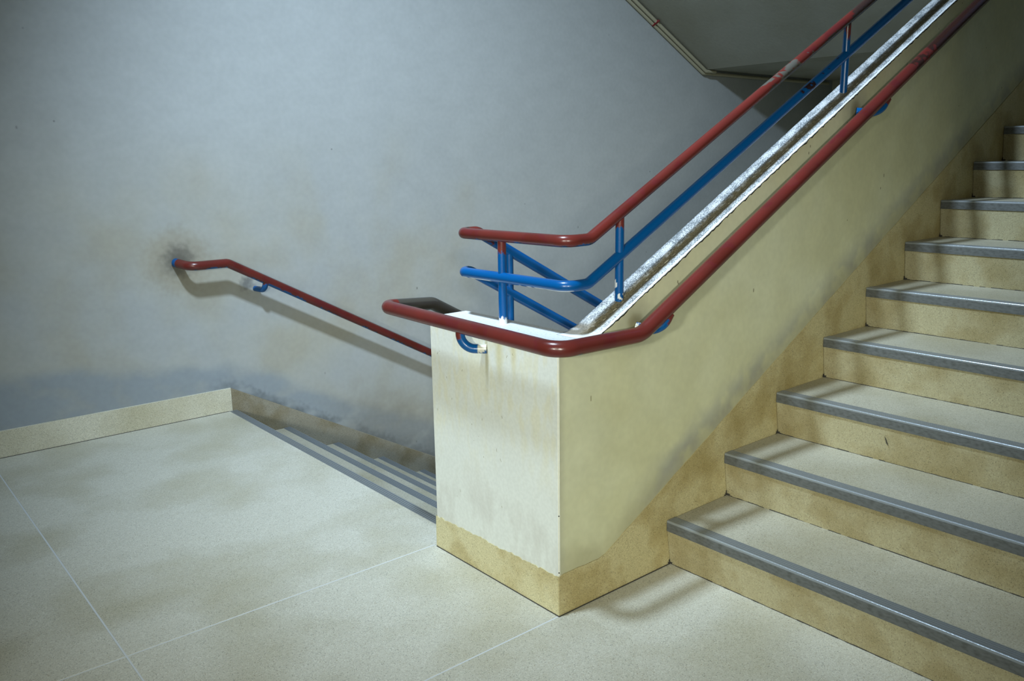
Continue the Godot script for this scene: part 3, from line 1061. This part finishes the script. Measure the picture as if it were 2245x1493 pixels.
func rails() -> void:
	n_big = noise(91, 1.0, 3)
	n_fine = noise(92, 1.0, 2)
	# --- the thick rail on brackets that runs round the pier
	var o := thing("handrail", "thick glossy dark red pipe rail on brackets wrapping round the pier's end", "handrail", Vector3.ZERO)
	var r := 0.0240
	var xr := 0.060
	var xl := -0.845
	var zf := 0.057
	var ya := 0.853
	var far := -4.3
	var up_at := -0.285
	var dn_at := -0.150
	var path := bent([
		Vector3(xl, 0.852 - DOWN_SLOPE * (dn_at + 3.6), -3.6), Vector3(xl, 0.852, dn_at), Vector3(xl, 0.866, zf), Vector3(xr, ya, zf), Vector3(xr, ya - 0.004, up_at), Vector3(xr, ya - 0.004 + 0.5336 * (up_at - far), far)],
		[0, 0.05, 0.042, 0.055, 0.10, 0])
	var base := red_over_blue(1.12)
	var tint := func(p: Vector3, n: Vector3, s: float) -> Color:
		# the return on the far side is worn to bare dark metal
		if p.x < -0.70 and p.z < 0.002 + 0.006 * chipped(p) and p.z > -0.32 + 0.05 * chipped(p):
			return lin(66, 62, 56) if n.y > 0.5 else BARE
		if p.x > 0.0 and p.z < -1.95 + 0.25 * chipped(p):
			return lin(58, 34, 31)
		return base.call(p, n, s)
	var g := Geo.new()
	g.tube(path, r, 32, tint)
	put("rail", g, mats.enamel, o)
	put("bracket", hook(Vector3(-0.392, 0.842, zf), Vector3(-0.330, 0.786, 0.0), 0.0150, 0.036), mats.enamel, o)
	put("bracket", hook(Vector3(xr + 0.004, 0.897, -0.412), Vector3(0.0, 0.859, -0.327), 0.0155, 0.02, 0.016), mats.enamel, o)
	put("bracket", hook(Vector3(xr + 0.004, 1.574, -1.68), Vector3(0.0, 1.527, -1.567), 0.0155, 0.0, 0.010), mats.enamel, o)
	put("bracket", hook(Vector3(xr + 0.004, 2.235, -2.91), Vector3(0.0, 2.19, -2.81), 0.0155, 0.0, 0.010), mats.enamel, o)
	put("bracket", hook(Vector3(xl, 0.60, -0.56), Vector3(-PIER_W, 0.55, -0.56), 0.0125), mats.enamel, o)

	# --- guard rail of two pipes on posts, standing on the parapet
	o = thing("guard_rail", "double pipe guard rail on top of the parapet, upper pipe red, lower pipe blue", "railing", Vector3.ZERO)
	var xg := -0.068
	var xh := -0.590
	var zg := -0.100
	var yb := 1.130
	var b_up := -0.193
	var b_dn := -0.172
	var upper := bent([
		Vector3(xh, yb - DOWN_SLOPE * (b_dn + 3.6), -3.6), Vector3(xh, yb, b_dn), Vector3(xh, yb, zg), Vector3(xg, yb + 0.004, zg), Vector3(xg, yb + 0.004, b_up), Vector3(xg, yb + 0.004 + SLOPE * (b_up - far), far)],
		[0, 0.05, 0.032, 0.04, 0.05, 0])
	var worn := red_over_blue(0.86)
	var tint_b := func(p: Vector3, n: Vector3, s: float) -> Color:
		if p.z < -0.235 and p.x < -0.4: return BLUE                    # the falling side was never painted red
		if p.x < -0.5 and n.y > 0.2 and p.z < -0.12 and chipped(p) > 0.05: return BARE
		if p.z < -1.05 and n.y < -0.15 + 0.9 * chipped(p): return lin(58, 55, 50)
		if absf(p.z + 1.13 + 0.1 * n.x) < 0.10 and chipped(p) > -0.12: return lin(84, 82, 77)
		if p.z < -1.62 + 0.15 * chipped(p) and p.x > -0.2: return lin(60, 46, 42)
		return worn.call(p, n, s)
	g = Geo.new()
	g.tube(upper, 0.0184, 26, tint_b)
	tag(put("upper_rail", g, mats.enamel, o), "red upper pipe, blue paint showing underneath")
	var yc := 0.998
	var c_up := -0.186
	var c_dn := -0.137
	var lower := bent([
		Vector3(xh, yc - DOWN_SLOPE * (c_dn + 3.6), -3.6), Vector3(xh, yc, c_dn), Vector3(xh, yc, zg), Vector3(xg, yc + 0.002, zg), Vector3(xg, yc + 0.002, c_up), Vector3(xg, yc + 0.002 + SLOPE * (c_up - far), far)],
		[0, 0.05, 0.030, 0.04, 0.05, 0])
	var tint_c := func(p: Vector3, n: Vector3, _s: float) -> Color:
		var k := chipped(p)
		if absf(p.z - zg) < 0.02 and n.y < -0.75 and k > 0.12: return WHITE
		if p.z < -1.2 and p.z > -1.6 and n.x > 0.2 and k > 0.3: return lin(40, 26, 26)
		return BLUE
	g = Geo.new()
	g.tube(lower, 0.0172, 26, tint_c)
	tag(put("lower_rail", g, mats.enamel, o), "glossy blue lower pipe")
	for q in [[-0.372, -0.103, TOP + 0.003, yb, 0.045], [xg, -0.325, 0.932, yb + 0.004 + SLOPE * (-0.325 - b_up) * -1.0, 0.03], [xg, -1.587, 1.60, yb + 0.004 + SLOPE * (1.587 + b_up), 0.05], [xg, -2.85, 2.27, yb + 0.004 + SLOPE * (2.85 + b_up), 0.05], [xh, -0.315, 0.70, yb - DOWN_SLOPE * (0.315 + b_dn), 0.0], [xh, -1.577, 0.02, yb - DOWN_SLOPE * (1.577 + b_dn), 0.0]]:
		var hgt: float = q[3]
		var foot: float = q[2]
		var redpart: float = q[4]
		var tint_p := func(p: Vector3, n: Vector3, _s: float) -> Color:
			var k := chipped(p)
			if redpart > 0.0 and p.y > hgt - 0.018 - redpart * (0.75 + 0.9 * n_big.get_noise_2d(n.x * 0.9, n.z * 0.9 + p.z)): return RED if k < 0.2 or p.z > -1.0 else BARE
			if redpart > 0.0 and p.z > -1.0 and p.y < foot + 0.020 + 0.012 * n_big.get_noise_2d(n.x * 2.0, n.z * 2.0): return WHITE if k < 0.12 else BLUE
			if redpart > 0.0 and p.z > -1.0 and p.z < -0.2 and p.y < foot + 0.07 and k > 0.40: return WHITE
			return BLUE
		g = Geo.new()
		var pp := PackedVector3Array()
		var cnt := int((hgt - foot) / 0.0025)
		for i in cnt + 1: pp.append(Vector3(q[0], lerpf(foot - 0.01, hgt, float(i) / cnt), q[1]))
		g.tube(pp, 0.0138, 36, tint_p)
		put("post", g, mats.enamel, o)

	# --- the rail on the left wall
	o = thing("handrail", "thin dark red pipe rail on the left wall above the flight down", "handrail", Vector3.ZERO)
	var xw := WALL_X + 0.110
	var yd := 0.846
	var wall_path := bent([Vector3(WALL_X, 0.860, 0.112), Vector3(xw, yd, 0.075), Vector3(xw, yd, -0.125), Vector3(xw, yd - DOWN_SLOPE * 3.4, -3.525)], [0, 0.06, 0.05, 0])
	var worn_d := red_over_blue(0.88)
	var tint_d := func(p: Vector3, n: Vector3, s: float) -> Color:
		if s < 0.026 + 0.006 * chipped(p): return BLUE
		if p.z < -0.33 and p.z > -0.56 and -n.y + 0.25 * chipped(p) > 0.55: return BLUE
		return worn_d.call(p, n, s)
	g = Geo.new()
	g.tube(wall_path, 0.0238, 26, tint_d)
	put("rail", g, mats.enamel, o)
	for z in [-0.31, -1.60, -2.9]:
		var y: float = yd - DOWN_SLOPE * (-z - 0.125)
		put("bracket", hook(Vector3(xw, y - 0.012, z - 0.02), Vector3(WALL_X, y - 0.070, z - 0.005), 0.0160), mats.enamel, o)


# ------------------------------------------------------------------ conduits under the flight overhead

func conduits() -> void:
	var sl := 0.527
	var labels := ["cream conduit pipe under the sloping soffit, the lower one, turning level along the wall", "cream conduit pipe under the sloping soffit, the upper one, ending at the bend"]
	for k in 2:
		var o := thing("conduit_pipe", labels[k], "pipe", Vector3.ZERO)
		var x := WALL_X + (0.016 if k == 0 else 0.046)
		var y := 2.052 - (0.030 if k == 0 else 0.016)
		var z := -4.27
		var g := Geo.new()
		var path := bent([Vector3(x, y + sl * 3.2, z + 3.2), Vector3(x, y, z), Vector3(x, y - (0.004 if k == 0 else 0.0), -6.2 if k == 0 else z - 0.12)], [0, 0.05, 0], 0.05)
		g.tube(path, 0.0135, 14)
		put("pipe", g, mats.conduit_paint, o)
		for zz in [-3.64, -2.4]:
			var c := Geo.new()
			var p := Vector3(x, y + sl * (zz - z), zz)
			var d := Vector3(0, sl, 1).normalized()
			c.tube(PackedVector3Array([p - d * 0.007, p + d * 0.007]), 0.0155, 14)
			c.box(p + Vector3(0.010, -0.004, -0.007), p + Vector3(0.030, 0.010, 0.007), 0.001)
			tag(put("clip", c, mats.clip_red, o), "red saddle clip")
